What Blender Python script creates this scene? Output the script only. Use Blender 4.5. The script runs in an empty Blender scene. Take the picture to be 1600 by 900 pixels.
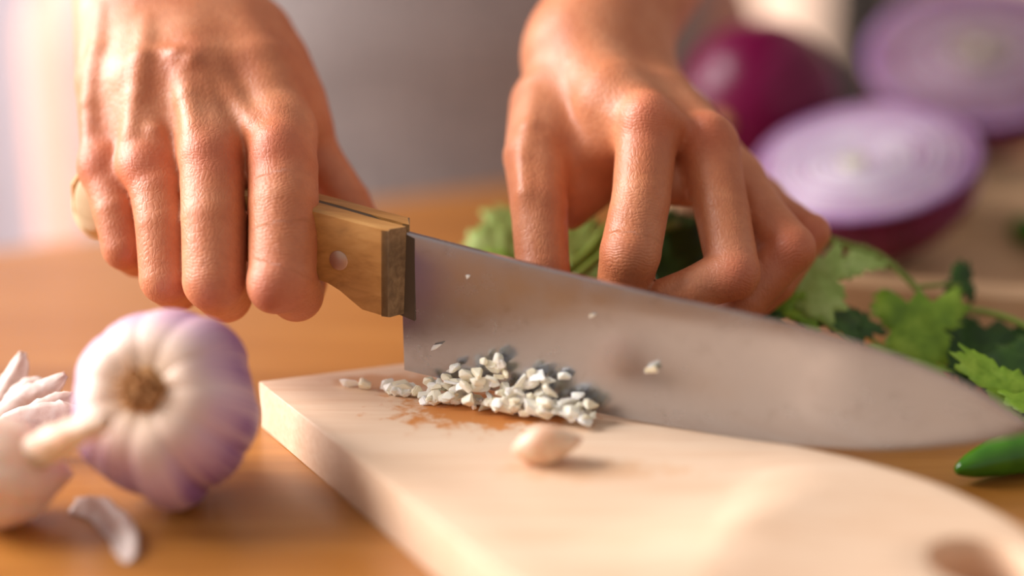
import bpy, bmesh, math, random
import numpy as np
from mathutils import Vector, Matrix

random.seed(7); rng = np.random.default_rng(7)
SC = bpy.context.scene
COL = SC.collection
S = 0.01                      # everything below is written in centimetres

# ------------------------------------------------------------------ camera
F = 2885.0                    # focal length in pixels of the 1600x900 frame
PITCH = math.radians(18.0); CAMZ = 26.0
SP, CP = math.sin(PITCH), math.cos(PITCH)
FOCUS = 65.6
cam = bpy.data.cameras.new('camera'); camo = bpy.data.objects.new('camera', cam); COL.objects.link(camo)
camo.location = (0, 0, CAMZ*S); camo.rotation_euler = (math.pi/2-PITCH, 0, 0)
cam.sensor_width = 36.0; cam.lens = F/1600*36.0
cam.clip_start = 0.01; cam.clip_end = 50
cam.dof.use_dof = True; cam.dof.focus_distance = FOCUS*S; cam.dof.aperture_fstop = 1.6
SC.camera = camo

# ------------------------------------------------------------------ light
def lin(r, g, b):
    f = lambda c: (c/255/12.92 if c/255 <= .04045 else ((c/255+.055)/1.055)**2.4)
    return (f(r), f(g), f(b), 1)
w = bpy.data.worlds.new('world'); SC.world = w; w.use_nodes = True
w.node_tree.nodes['Background'].inputs[0].default_value = (1.0, .93, .88, 1)
w.node_tree.nodes['Background'].inputs[1].default_value = 0.42
def area(name, loc, target, size, power, color):
    l = bpy.data.lights.new(name, 'AREA'); l.shape = 'RECTANGLE'; l.size = size[0]*S; l.size_y = size[1]*S
    l.energy = power; l.color = color
    o = bpy.data.objects.new(name, l); COL.objects.link(o)
    o.location = Vector(loc)*S
    o.rotation_euler = (Vector(target)-Vector(loc)).to_track_quat('-Z', 'Y').to_euler()
    return o
area('window_daylight', (-150, 92, 82), (0, 66, 3), (110, 110), 73, (1.0, .97, .95))
SC.view_settings.view_transform = 'Standard'; SC.view_settings.look = 'None'
SC.view_settings.gamma = 1; SC.view_settings.exposure = 0.16
SC.view_settings.use_curve_mapping = False

# ------------------------------------------------------------------ geometry helpers
def P(u, v, d):
    """the place at distance d (cm, along the view axis) seen at pixel u, v"""
    x = (u-800)/F; y = (v-450)/F
    return np.array([d*x, d*(CP - y*SP), CAMZ - d*(SP + y*CP)])
def G(u, v, z=0.0):
    y = (v-450)/F
    return P(u, v, (CAMZ-z)/(SP + y*CP))
RIGHT = np.array([1., 0, 0]); UP = np.array([0, SP, CP]); TOCAM = np.array([0, -CP, SP])
def camdir(x, y, z):
    v = RIGHT*x + UP*y + TOCAM*z
    return v/np.linalg.norm(v)
def frame(zaxis, xhint=(1, 0, 0)):
    z = np.array(zaxis, float); z /= np.linalg.norm(z)
    x = np.array(xhint, float); x -= z*x.dot(z); x /= np.linalg.norm(x)
    return np.stack([x, np.cross(z, x), z], 1)
def mesh_obj(name, verts, faces, mat, parent=None, origin=None, smooth=True):
    """one mesh object; verts in cm, world; origin = the base of the thing it belongs to"""
    verts = np.asarray(verts, float)
    if origin is None:
        origin = np.array(parent['_o']) if parent is not None else verts.mean(0)*[1, 1, 0] + [0, 0, verts[:, 2].min()]
    me = bpy.data.meshes.new(name)
    if isinstance(faces, np.ndarray):
        nf, k = faces.shape
        me.vertices.add(len(verts)); me.vertices.foreach_set('co', ((verts-origin)*S).ravel())
        me.loops.add(nf*k); me.loops.foreach_set('vertex_index', faces.ravel().astype(np.int32))
        me.polygons.add(nf); me.polygons.foreach_set('loop_start', np.arange(0, nf*k, k, dtype=np.int32))
        me.polygons.foreach_set('loop_total', np.full(nf, k, dtype=np.int32))
        me.update(calc_edges=True)
    else:
        me.from_pydata([tuple(p) for p in (verts-origin)*S], [], [list(map(int, f)) for f in faces])
    me.validate()
    if smooth: me.polygons.foreach_set('use_smooth', [True]*len(me.polygons))
    me.materials.append(mat)
    o = bpy.data.objects.new(name, me); COL.objects.link(o)
    if parent is None: o.location = Vector(origin)*S
    else: o.parent = parent
    return o
def thing(name, label, cat, origin, group=None):
    o = bpy.data.objects.new(name, None); COL.objects.link(o); o.empty_display_size = .02
    o.location = Vector(origin)*S; o['_o'] = [float(x) for x in origin]
    return tag(o, label, cat, group)
def tag(o, label, cat, group=None):
    o['label'] = label; o['category'] = cat
    if group: o['group'] = group
    return o
def bevel(o, width, seg=2, ang=35):
    m = o.modifiers.new('bevel', 'BEVEL'); m.width = width*S; m.segments = seg; m.limit_method = 'ANGLE'; m.angle_limit = math.radians(ang)
    return o
def solid(o, t):
    m = o.modifiers.new('thickness', 'SOLIDIFY'); m.thickness = t*S; m.offset = 0
    return o
def box(x0, x1, y0, y1, z0, z1):
    v = [(x, y, z) for z in (z0, z1) for x, y in ((x0, y0), (x1, y0), (x1, y1), (x0, y1))]
    return v, [(3, 2, 1, 0), (4, 5, 6, 7), (0, 1, 5, 4), (1, 2, 6, 5), (2, 3, 7, 6), (3, 0, 4, 7)]
def catmull(pts, n, closed=False):
    pts = np.asarray(pts, float); N = len(pts); out = []
    for i in range(N if closed else N-1):
        if closed: p = [pts[(i+k) % N] for k in (-1, 0, 1, 2)]
        else: p = [pts[max(i-1, 0)], pts[i], pts[i+1], pts[min(i+2, N-1)]]
        for k in range(n):
            t = k/n
            out.append(.5*(2*p[1]+(p[2]-p[0])*t+(2*p[0]-5*p[1]+4*p[2]-p[3])*t*t+(3*p[1]-p[0]-3*p[2]+p[3])*t**3))
    if not closed: out.append(pts[-1])
    return np.array(out)
def tube(pts, rad, seg=10, caps=True):
    pts = np.asarray(pts, float); n = len(pts); rad = np.broadcast_to(rad, n)
    V = []; Fc = []; up = np.array([.13, .21, 1.])
    for i in range(n):
        t = pts[min(i+1, n-1)]-pts[max(i-1, 0)]; t /= np.linalg.norm(t)+1e-9
        x = np.cross(t, up); x /= np.linalg.norm(x)+1e-9; y = np.cross(t, x); up = np.cross(x, t)
        for k in range(seg):
            a = 2*math.pi*k/seg; V.append(pts[i]+rad[i]*(math.cos(a)*x+math.sin(a)*y))
    for i in range(n-1):
        for k in range(seg):
            k2 = (k+1) % seg
            Fc.append((i*seg+k, (i+1)*seg+k, (i+1)*seg+k2, i*seg+k2))
    if caps:
        Fc.append(tuple(range(seg))); Fc.append(tuple((n-1)*seg+k for k in reversed(range(seg))))
    return V, Fc
def lathe(prof, seg, fr, centre, mod=None):
    """prof: list of (radius, height) about the axis fr[:,2]; mod(theta, i) scales the radius"""
    V = []; Fc = []
    for i, (r, h) in enumerate(prof):
        for k in range(seg):
            a = 2*math.pi*k/seg; m = mod(a, i) if mod else 1
            V.append(centre + fr @ np.array([r*m*math.cos(a), r*m*math.sin(a), h]))
    n = len(prof)
    for i in range(n-1):
        for k in range(seg):
            k2 = (k+1) % seg; Fc.append((i*seg+k, i*seg+k2, (i+1)*seg+k2, (i+1)*seg+k))
    Fc.append(tuple(reversed(range(seg)))); Fc.append(tuple((n-1)*seg+k for k in range(seg)))
    return V, Fc
def join(*parts):
    V = []; Fc = []
    for v, f in parts:
        o = len(V); V += [tuple(p) for p in v]; Fc += [tuple(i+o for i in q) for q in f]
    return V, Fc

# ------------------------------------------------------------------ materials
class Mat:
    def __init__(s, name, base=(200, 200, 200), rough=.5, **kw):
        s.m = bpy.data.materials.new(name); s.m.use_nodes = True
        s.nt = s.m.node_tree; s.b = s.nt.nodes['Principled BSDF']
        s.b.inputs['Base Color'].default_value = lin(*base); s.b.inputs['Roughness'].default_value = rough
        for k, v in kw.items(): s.b.inputs[k.replace('_', ' ')].default_value = v
    def n(s, t, **kw):
        x = s.nt.nodes.new(t)
        for k, v in kw.items():
            if k in x.inputs: x.inputs[k].default_value = v
            else: setattr(x, k, v)
        return x
    def l(s, a, b): s.nt.links.new(a, b)
    def coords(s, scale=(1, 1, 1), rot=(0, 0, 0), loc=(0, 0, 0), src='Object'):
        tc = s.n('ShaderNodeTexCoord'); mp = s.n('ShaderNodeMapping')
        mp.inputs['Scale'].default_value = scale; mp.inputs['Rotation'].default_value = rot; mp.inputs['Location'].default_value = loc
        s.l(tc.outputs[src], mp.inputs['Vector']); return mp.outputs['Vector']
    def noise(s, vec, scale, detail=4, rough=.55, dist=0):
        x = s.n('ShaderNodeTexNoise'); x.inputs['Scale'].default_value = scale; x.inputs['Detail'].default_value = detail
        x.inputs['Roughness'].default_value = rough; x.inputs['Distortion'].default_value = dist
        if vec is not None: s.l(vec, x.inputs['Vector'])
        return x.outputs['Fac']
    def ramp(s, fac, stops):
        x = s.n('ShaderNodeValToRGB'); el = x.color_ramp.elements
        while len(el) < len(stops): el.new(.5)
        for e, (p, c) in zip(el, stops):
            e.position = p; e.color = lin(*c) if len(c) == 3 else c
        s.l(fac, x.inputs['Fac']); return x.outputs['Color']
    def mix(s, fac, a, b, blend='MIX'):
        x = s.n('ShaderNodeMix', data_type='RGBA', blend_type=blend)
        for sock, v in ((x.inputs[0], fac), (x.inputs[6], a), (x.inputs[7], b)):
            if isinstance(v, bpy.types.NodeSocket): s.l(v, sock)
            elif isinstance(v, (int, float)): sock.default_value = v
            else: sock.default_value = lin(*v)
        return x.outputs[2]
    def math(s, op, a, b=0.0):
        x = s.n('ShaderNodeMath', operation=op)
        for i, v in enumerate((a, b)):
            if isinstance(v, bpy.types.NodeSocket): s.l(v, x.inputs[i])
            else: x.inputs[i].default_value = v
        return x.outputs[0]
    def color(s, c): s.l(c, s.b.inputs['Base Color'])
    def bump(s, h, strength=.3, dist=.0005):
        x = s.n('ShaderNodeBump'); x.inputs['Strength'].default_value = strength; x.inputs['Distance'].default_value = dist
        s.l(h, x.inputs['Height']); s.l(x.outputs['Normal'], s.b.inputs['Normal'])
BW = lambda v: (v, v, v, 1)

def wood(name, dark, mid, light, rough, ang, fine=260, stretch=.05, coat=0.0, bump=.15):
    m = Mat(name, mid, rough)
    v = m.coords(scale=(stretch, 1, 1), rot=(0, 0, ang))
    g = m.noise(v, fine, 6, .6, .4); g2 = m.noise(v, fine/7, 3, .5, .8)
    c = m.mix(.45, m.ramp(g, [(.3, dark), (.5, mid), (.72, light)]), m.ramp(g2, [(.3, dark), (.5, mid), (.7, light)]))
    m.color(c); m.bump(g, bump, .0004)
    if coat: m.b.inputs['Coat Weight'].default_value = coat; m.b.inputs['Coat Roughness'].default_value = .25
    return m

M_table = wood('table_wood', (140, 84, 26), (163, 102, 38), (184, 126, 60), .38, math.radians(-20), 90, .06, .3).m
# cutting board: pale wood, thin grain lines, garlic juice stains by the heap, a tan patch by the clove
mb = Mat('board_wood', (236, 205, 165), .5)
v = mb.coords(scale=(.05, 1, 1), rot=(0, 0, math.radians(-22)))
g = mb.noise(v, 420, 4, .6, .2); g2 = mb.noise(v, 40, 3, .5, .6)
base = mb.mix(.5, mb.ramp(g, [(.3, (218, 176, 142)), (.55, (233, 202, 174)), (.75, (240, 214, 190))]), mb.ramp(g2, [(.3, (220, 180, 146)), (.7, (236, 206, 178))]))
STAIN = []
def patch_mask(m, centre, radius):
    tc = m.n('ShaderNodeNewGeometry'); d = m.n('ShaderNodeVectorMath', operation='SUBTRACT'); m.l(tc.outputs['Position'], d.inputs[0])
    d.inputs[1].default_value = tuple(c*S for c in centre)
    mp = m.n('ShaderNodeMapping'); mp.inputs['Rotation'].default_value = (0, 0, math.radians(18)); m.l(d.outputs[0], mp.inputs['Vector'])
    mp.inputs['Scale'].default_value = (1/radius[0]/S, 1/radius[1]/S, 1)
    ln = m.n('ShaderNodeVectorMath', operation='LENGTH'); m.l(mp.outputs[0], ln.inputs[0])
    nz = m.noise(tc.outputs['Position'], 160, 4, .6, .3)
    k = m.math('SUBTRACT', m.math('MULTIPLY', nz, 2.1), ln.outputs['Value'])
    return m.ramp(k, [(.05, BW(0)), (.45, BW(1))])
c1 = G(768, 640, 1.8); k1 = patch_mask(mb, c1, (3.7, 2.2)); k2 = patch_mask(mb, G(600, 596, 1.8), (2.2, .9)); k3 = patch_mask(mb, G(930, 735, 1.8), (3.4, .9))
base = mb.mix(mb.math('MULTIPLY', k1, .95), base, (208, 130, 60)); base = mb.mix(mb.math('MULTIPLY', k2, .55), base, (205, 135, 70)); base = mb.mix(mb.math('MULTIPLY', k3, .4), base, (214, 150, 90))  # last mix: faint tan patch, long in x, beside the clove
mb.color(base); mb.bump(g, .25, .0003); M_board = mb.m

M_tray = wood('tray_wood', (176, 134, 94), (200, 160, 120), (216, 180, 142), .5, 0, 120, .08).m
M_handle = wood('handle_wood', (132, 82, 36), (184, 128, 66), (206, 154, 92), .42, math.radians(21), 240, .07, 0, .3).m
M_handle_end = wood('weathered_end_grain', (92, 68, 44), (138, 108, 74), (170, 140, 100), .75, 0, 420, 1, 0, .8).m
M_handle_pale = wood('pale_butt_wood', (196, 166, 126), (216, 190, 150), (226, 202, 166), .5, math.radians(21), 200, .1).m

ms = Mat('blade_steel', (205, 196, 190), .24, Metallic=1.0)
v = ms.coords(scale=(.15, 1, 1), rot=(0, 0, math.radians(21)))
ms.l(ms.ramp(ms.noise(ms.coords(), 90, 5, .65), [(.3, BW(.2)), (.75, BW(.3))]), ms.b.inputs['Roughness'])
ms.color(ms.mix(ms.ramp(ms.noise(ms.coords(), 130, 6, .7, .6), [(.55, BW(0)), (.7, BW(.3))]), (178, 179, 186), (146, 142, 142)))
ms.bump(ms.noise(v, 900, 3), .04, .0002); M_steel = ms.m
M_tang = Mat('stained_tang_steel', (96, 84, 70), .5, Metallic=.7).m
M_rivet = Mat('rivet_metal', (196, 160, 138), .42, Metallic=.75).m

# skin
mk = Mat('skin', (205, 132, 98), .42, Subsurface_Weight=.12)
mk.b.inputs['Subsurface Radius'].default_value = (.008, .003, .0015); mk.b.inputs['Subsurface Scale'].default_value = .6
mk.b.inputs['Specular IOR Level'].default_value = .55
oc = mk.coords()
blot = mk.noise(oc, 38, 3, .5); fine = mk.noise(oc, 420, 4, .6)
c = mk.ramp(blot, [(.3, (184, 104, 66)), (.5, (200, 122, 80)), (.72, (213, 142, 102))])
c = mk.mix(mk.ramp(fine, [(.35, BW(.22)), (.6, BW(0))]), c, (168, 92, 66))
red = mk.n('ShaderNodeAttribute', attribute_name='flush')
c = mk.mix(red.outputs['Fac'], c, (200, 100, 72))
mk.color(c)
vor = mk.n('ShaderNodeTexVoronoi', feature='DISTANCE_TO_EDGE'); vor.inputs['Scale'].default_value = 620
mp = mk.coords(scale=(1, .55, .55)); nzv = mk.n('ShaderNodeVectorMath', operation='ADD')
nt = mk.n('ShaderNodeTexNoise'); nt.inputs['Scale'].default_value = 200; mk.l(oc, nt.inputs['Vector'])
sc_ = mk.n('ShaderNodeVectorMath', operation='SCALE'); sc_.inputs['Scale'].default_value = .003; mk.l(nt.outputs['Color'], sc_.inputs[0])
mk.l(mp, nzv.inputs[0]); mk.l(sc_.outputs[0], nzv.inputs[1]); mk.l(nzv.outputs[0], vor.inputs['Vector'])
hgt = mk.math('ADD', mk.math('MULTIPLY', mk.math('MINIMUM', vor.outputs['Distance'], .25), 2.4), mk.math('MULTIPLY', mk.noise(oc, 260, 4, .6), .9))
wm = mk.n('ShaderNodeAttribute', attribute_name='wrinkle_mask'); wp = mk.n('ShaderNodeAttribute', attribute_name='wrinkle_pos')
wph = mk.math('ADD', mk.math('MULTIPLY', wp.outputs['Fac'], 26.0), mk.math('MULTIPLY', mk.noise(oc, 130, 3), 16.0))
wv = mk.math('POWER', mk.math('ABSOLUTE', mk.math('SINE', wph)), .6)
hgt = mk.math('ADD', hgt, mk.math('MULTIPLY', mk.math('MULTIPLY', wv, wm.outputs['Fac']), 1.6))
mk.bump(hgt, .42, .0003)
mk.l(mk.ramp(mk.noise(oc, 90, 3), [(.3, BW(.43)), (.7, BW(.56))]), mk.b.inputs['Roughness'])
M_skin = mk.m

def cloth(name, c1, c2, scale):
    m = Mat(name, c1, .9); v = m.coords(scale=(1, 1, .12)); v2 = m.coords(scale=(.12, 1, 1))
    a = m.noise(v, scale, 3); b = m.noise(v2, scale, 3)
    k = m.math('MULTIPLY', m.math('ADD', a, b), .5)
    m.color(m.ramp(k, [(.38, c1), (.62, c2)])); m.bump(k, .3, .001); return m.m
M_apron = cloth('apron_cloth', (146, 138, 138), (178, 168, 166), 300)
M_shirt = cloth('shirt_cloth', (196, 140, 122), (212, 160, 142), 300)
M_curtain = cloth('curtain_cloth', (212, 204, 212), (226, 218, 224), 60)
M_wall = Mat('wall_plaster', (236, 208, 190), .9).m
M_floor = Mat('floor_tiles', (150, 120, 100), .6).m
M_dark = Mat('dark_trim_paint', (52, 46, 42), .5).m

# garlic
mg = Mat('garlic_skin', (236, 222, 214), .42, Subsurface_Weight=.2)
mg.b.inputs['Subsurface Radius'].default_value = (.006, .004, .003); mg.b.inputs['Subsurface Scale'].default_value = .5
at = mg.n('ShaderNodeAttribute', attribute_name='para')
mp = mg.n('ShaderNodeMapping'); mp.inputs['Scale'].default_value = (1, 1, .16); mg.l(at.outputs['Vector'], mp.inputs['Vector'])
st = mg.noise(mp.outputs[0], 7, 4, .6); big = mg.noise(mp.outputs[0], 1.3, 2)
sx = mg.n('ShaderNodeSeparateXYZ'); mg.l(at.outputs['Vector'], sx.inputs[0])
lat = mg.ramp(sx.outputs['Z'], [(.14, BW(0)), (.42, BW(1))])
pk = mg.math('MULTIPLY', mg.ramp(mg.math('ADD', mg.math('MULTIPLY', st, .6), mg.math('MULTIPLY', big, .5)), [(.36, BW(0)), (.60, BW(1))]), lat)
cg = mg.ramp(pk, [(0, (232, 206, 202)), (.3, (214, 176, 190)), (1, (150, 104, 158))])
tanm = mg.ramp(sx.outputs['Z'], [(.05, BW(1)), (.25, BW(0))])
cg = mg.mix(mg.math('MULTIPLY', tanm, .8), cg, (226, 190, 150))
mg.color(cg); mg.bump(st, .25, .001); M_garlic = mg.m
M_garlic_w = Mat('pale_garlic_skin', (200, 180, 166), .5, Subsurface_Weight=.2); M_garlic_w.b.inputs['Subsurface Scale'].default_value = .3
M_garlic_w.color(M_garlic_w.ramp(M_garlic_w.noise(M_garlic_w.coords(scale=(1, 1, .3)), 60, 3), [(.35, (186, 152, 134)), (.6, (214, 194, 180))])); M_garlic_w = M_garlic_w.m
mr = Mat('garlic_root', (150, 100, 50), .9); mr.color(mr.ramp(mr.noise(mr.coords(), 500, 4), [(.35, (140, 92, 48)), (.65, (206, 152, 98))])); M_root = mr.m
mp_ = Mat('papery_garlic_peel', (244, 228, 220), .45, Subsurface_Weight=.25)
mp_.b.inputs['Subsurface Scale'].default_value = .3
mp_.color(mp_.ramp(mp_.noise(mp_.coords(scale=(1, .3, 1)), 160, 4), [(.35, (214, 178, 166)), (.55, (232, 208, 198)), (.7, (240, 224, 216))])); M_peel = mp_.m
mm = Mat('garlic_flesh', (243, 232, 206), .35, Subsurface_Weight=.35); mm.b.inputs['Subsurface Radius'].default_value = (.004, .0035, .002); mm.b.inputs['Subsurface Scale'].default_value = .5
oi = mm.n('ShaderNodeObjectInfo'); mm.color(mm.ramp(oi.outputs['Random'], [(0, (244, 232, 204)), (.5, (250, 243, 226)), (1, (253, 249, 240))])); M_flesh = mm.m
mc = Mat('pink_clove_skin', (224, 176, 150), .5, Subsurface_Weight=.2); mc.b.inputs['Subsurface Scale'].default_value = .3
mc.color(mc.ramp(mc.noise(mc.coords(), 120, 3), [(.35, (216, 158, 130)), (.65, (238, 206, 180))])); M_clove = mc.m

# onion
mo = Mat('red_onion_skin', (110, 18, 62), .3)
oa = mo.n('ShaderNodeAttribute', attribute_name='para'); om = mo.n('ShaderNodeMapping'); om.inputs['Scale'].default_value = (1, 1, .08); mo.l(oa.outputs['Vector'], om.inputs['Vector'])
mo.color(mo.ramp(mo.noise(om.outputs[0], 9, 4, .6), [(.3, (74, 2, 38)), (.55, (108, 6, 58)), (.78, (140, 34, 94))])); mo.b.inputs['Specular IOR Level'].default_value = .28; M_onion = mo.m
def onion_flesh(name, a, b):
    m = Mat(name, a, .3, Subsurface_Weight=.25); m.b.inputs['Subsurface Scale'].default_value = .4
    m.color(m.ramp(m.noise(m.coords(), 60, 3), [(.35, a), (.65, b)])); return m.m
M_of = onion_flesh('onion_flesh', (226, 196, 218), (238, 218, 230))
M_of2 = onion_flesh('onion_flesh_rim', (206, 158, 198), (226, 190, 214))
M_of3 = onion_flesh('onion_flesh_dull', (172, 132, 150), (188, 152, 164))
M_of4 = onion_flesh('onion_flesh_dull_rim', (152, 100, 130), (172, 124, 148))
M_rim = onion_flesh('onion_outer_layer', (172, 112, 172), (200, 148, 194))
M_core2 = onion_flesh('onion_core_brown', (146, 116, 112), (176, 148, 140))
M_line = Mat('onion_purple_membrane', (172, 104, 164), .4).m
M_core = onion_flesh('onion_core', (206, 190, 160), (236, 224, 200))
# greens
def leafmat(name, a, b, c):
    m = Mat(name, b, .6); m.b.inputs['Transmission Weight'].default_value = 0
    m.color(m.ramp(m.noise(m.coords(), 110, 3), [(.3, a), (.5, b), (.72, c)]))
    m.bump(m.noise(m.coords(), 300, 3), .4, .0006); return m.m
M_leaf = leafmat('coriander_leaf', (96, 132, 20), (124, 160, 34), (156, 188, 60))
M_leafd = leafmat('coriander_leaf_dark', (28, 58, 8), (42, 78, 12), (60, 98, 20))
M_leafp = leafmat('coriander_leaf_pale', (138, 164, 72), (160, 186, 96), (182, 204, 124))
M_stem = Mat('coriander_stem', (124, 142, 52), .4).m
mch = Mat('green_chilli_skin', (60, 120, 12), .18); mch.color(mch.ramp(mch.noise(mch.coords(), 60, 2), [(.3, (44, 100, 8)), (.7, (80, 140, 22))])); M_chili = mch.m

# ------------------------------------------------------------------ the setting and the table
def struct(o): o['kind'] = 'structure'; return o
e0 = G(0, 388, 0); e1 = G(790, 287, 0); ed = (e1-e0)/np.linalg.norm(e1-e0)
fl = struct(mesh_obj('floor', *box(-260, 260, -120, 235, -76, -75), M_floor, smooth=False))
wb = struct(mesh_obj('wall_back', *box(-260, 260, 230, 236, -75, 190), M_wall, smooth=False))
tt = thing('dining_table', 'glossy orange-brown wooden table under the chopping board', 'table', (0, 40, -75))
nrm = np.array([-ed[1], ed[0], 0])
a_ = e0-ed*70; b_ = e1+ed*80; c_ = b_-nrm*150; d_ = a_-nrm*150
tv = [tuple(p+[0, 0, z]) for z in (-3.2, 0) for p in (d_, c_, b_, a_)]
bevel(mesh_obj('tabletop', tv, [(3, 2, 1, 0), (4, 5, 6, 7), (0, 1, 5, 4), (1, 2, 6, 5), (2, 3, 7, 6), (3, 0, 4, 7)], M_table, tt, smooth=False), .3)
cen = (a_+b_+c_+d_)/4
for q in (a_, b_, c_, d_):
    q = q+(cen-q)*.06
    mesh_obj('leg', *box(q[0]-3.5, q[0]+3.5, q[1]-3.5, q[1]+3.5, -75, -3.2), M_table, tt, smooth=False)

# curtain of pale cloth at the left of the back wall
def curtain():
    x0, x1, y, z0, z1 = -130, -46, 205, -72, 150
    n = 90; V = []; Fc = []
    for j, z in enumerate(np.linspace(z0, z1, 8)):
        for i in range(n+1):
            t = i/n; x = x0+(x1-x0)*t
            V.append((x, y+2.8*math.sin(t*62)+1.2*math.sin(t*23+1)+.3*math.sin(z*.05), z))
    for j in range(7):
        for i in range(n): Fc.append((j*(n+1)+i, j*(n+1)+i+1, (j+1)*(n+1)+i+1, (j+1)*(n+1)+i))
    o = solid(mesh_obj('curtain', V, Fc, M_curtain), .3)
    tag(o, 'pale white curtain hanging behind the cook at far left', 'curtain')
curtain()
mw_ = Mat('glowing_peach_pane', (250, 222, 200), .2); mw_.b.inputs['Emission Color'].default_value = lin(250, 208, 180); mw_.b.inputs['Emission Strength'].default_value = .75  # glowing pane added to brighten the peach area of the background
win = bpy.data.objects.new('added_window_1', None); COL.objects.link(win); win.location = (.30, 2.28, -.7); win['_o'] = [30., 228., -70.]; struct(win)
mesh_obj('pane', *box(20, 38, 228.2, 229, -70, 150), mw_.m, win, smooth=False)
for x0, x1 in ((16, 20), (38, 48)):
    mesh_obj('frame_post', *box(x0, x1, 224, 230, -74, 154), M_dark, win, smooth=False)
for z0, z1 in ((-74, -70), (150, 154)):
    mesh_obj('frame_rail', *box(20, 38, 224, 230, z0, z1), M_dark, win, smooth=False)

# ------------------------------------------------------------------ signed-distance modelling for the body
def smin(a, b, k):
    h = np.maximum(k-np.abs(a-b), 0)/k
    return np.minimum(a, b)-h*h*k*.25
def smax(a, b, k): return -smin(-a, -b, k)
def cone(p, a, b, ra, rb):
    a = np.asarray(a, np.float32); b = np.asarray(b, np.float32); ab = b-a
    t = np.clip((p-a) @ ab/max(ab @ ab, 1e-6), 0, 1)
    q = p-a-t[:, None]*ab
    return np.sqrt(np.einsum('ij,ij->i', q, q))-(ra+t*(rb-ra))
def chain(p, joints, k=.25):
    d = None
    for (a, ra), (b, rb) in zip(joints[:-1], joints[1:]):
        c = cone(p, a, b, ra, rb); d = c if d is None else smin(d, c, k)
    return d
def polygonise(fn, lo, hi, h):
    B = 8
    n = [int(math.ceil((hi[i]-lo[i])/h/B))*B for i in range(3)]
    nb = [x//B for x in n]; lo = np.array(lo, np.float32)
    ctr = np.stack(np.meshgrid(*[(np.arange(m)+.5)*B*h for m in nb], indexing='ij'), -1).reshape(-1, 3).astype(np.float32)+lo
    dc = fn(ctr); act = (np.abs(dc) < B*h*1.1+.35).reshape(nb)
    vals = np.repeat(np.repeat(np.repeat(dc.reshape(nb), B, 0), B, 1), B, 2).astype(np.float32)
    mask = np.repeat(np.repeat(np.repeat(act, B, 0), B, 1), B, 2)
    idx = np.argwhere(mask)
    out = np.empty(len(idx), np.float32)
    for s in range(0, len(idx), 400000):
        out[s:s+400000] = fn(idx[s:s+400000].astype(np.float32)*h+lo)
    vals[mask] = out
    neg = vals < 0
    cs = None
    corners = [(i, j, k) for i in (0, 1) for j in (0, 1) for k in (0, 1)]
    sh = tuple(x-1 for x in n)
    sl = lambda c: tuple(slice(c[i], c[i]+sh[i]) for i in range(3))
    cnt = sum(neg[sl(c)].astype(np.int8) for c in corners)
    cell = (cnt > 0) & (cnt < 8)
    ci = np.argwhere(cell); vid = np.full(sh, -1, np.int64); vid[cell] = np.arange(len(ci))
    acc = np.zeros((len(ci), 3)); num = np.zeros(len(ci))
    for c in corners:
        for ax in range(3):
            if c[ax]: continue
            c2 = list(c); c2[ax] = 1
            p0 = ci+np.array(c); p1 = ci+np.array(c2)
            v0 = vals[tuple(p0.T)]; v1 = vals[tuple(p1.T)]
            m = (v0 < 0) != (v1 < 0); t = np.where(m, v0/np.where(m, v0-v1, 1), 0)
            pt = np.repeat(np.array(c, float)[None], len(ci), 0); pt[:, ax] += t
            acc[m] += pt[m]; num[m] += 1
    verts = (ci+acc/num[:, None])*h+lo
    quads = []
    for ax in range(3):
        u_, v_ = [(1, 2), (2, 0), (0, 1)][ax]
        a = neg; shp = list(n); shp[ax] -= 1
        s0 = [slice(None)]*3; s1 = [slice(None)]*3; s0[ax] = slice(0, -1); s1[ax] = slice(1, None)
        df = neg[tuple(s0)] != neg[tuple(s1)]
        e = np.argwhere(df)
        ok = (e[:, u_] > 0) & (e[:, v_] > 0) & (e[:, u_] < sh[u_]) & (e[:, v_] < sh[v_]); e = e[ok]
        q = []
        for du, dv in ((-1, -1), (0, -1), (0, 0), (-1, 0)):
            x = e.copy(); x[:, u_] += du; x[:, v_] += dv; q.append(vid[tuple(x.T)])
        q = np.stack(q, 1); flip = ~neg[tuple(e.T)]
        q[flip] = q[flip][:, ::-1]; quads.append(q)
    quads = np.concatenate(quads); quads = quads[(quads >= 0).all(1)]
    return verts, quads
def trace(fn, u, v, d0=50., d1=95.):
    """where the view line through u, v meets the surface: used to lay tendons and veins ON the skin"""
    d = d0
    for _ in range(120):
        s = float(fn(P(u, v, d)[None].astype(np.float32))[0])
        if s < .004: return P(u, v, d)
        d += max(s*.8, .01)
        if d > d1: return None
    return None
J = lambda u, v, d, r: (P(u, v, d), r)
def ridge(fn, pts, r, sink):
    out = []
    for u, v in pts:
        q = trace(fn, u, v)
        e = .3 if (u, v) in (pts[0], pts[-1]) else 0
        if q is not None: out.append((q-TOCAM*(sink+e), r))
    return out

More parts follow.
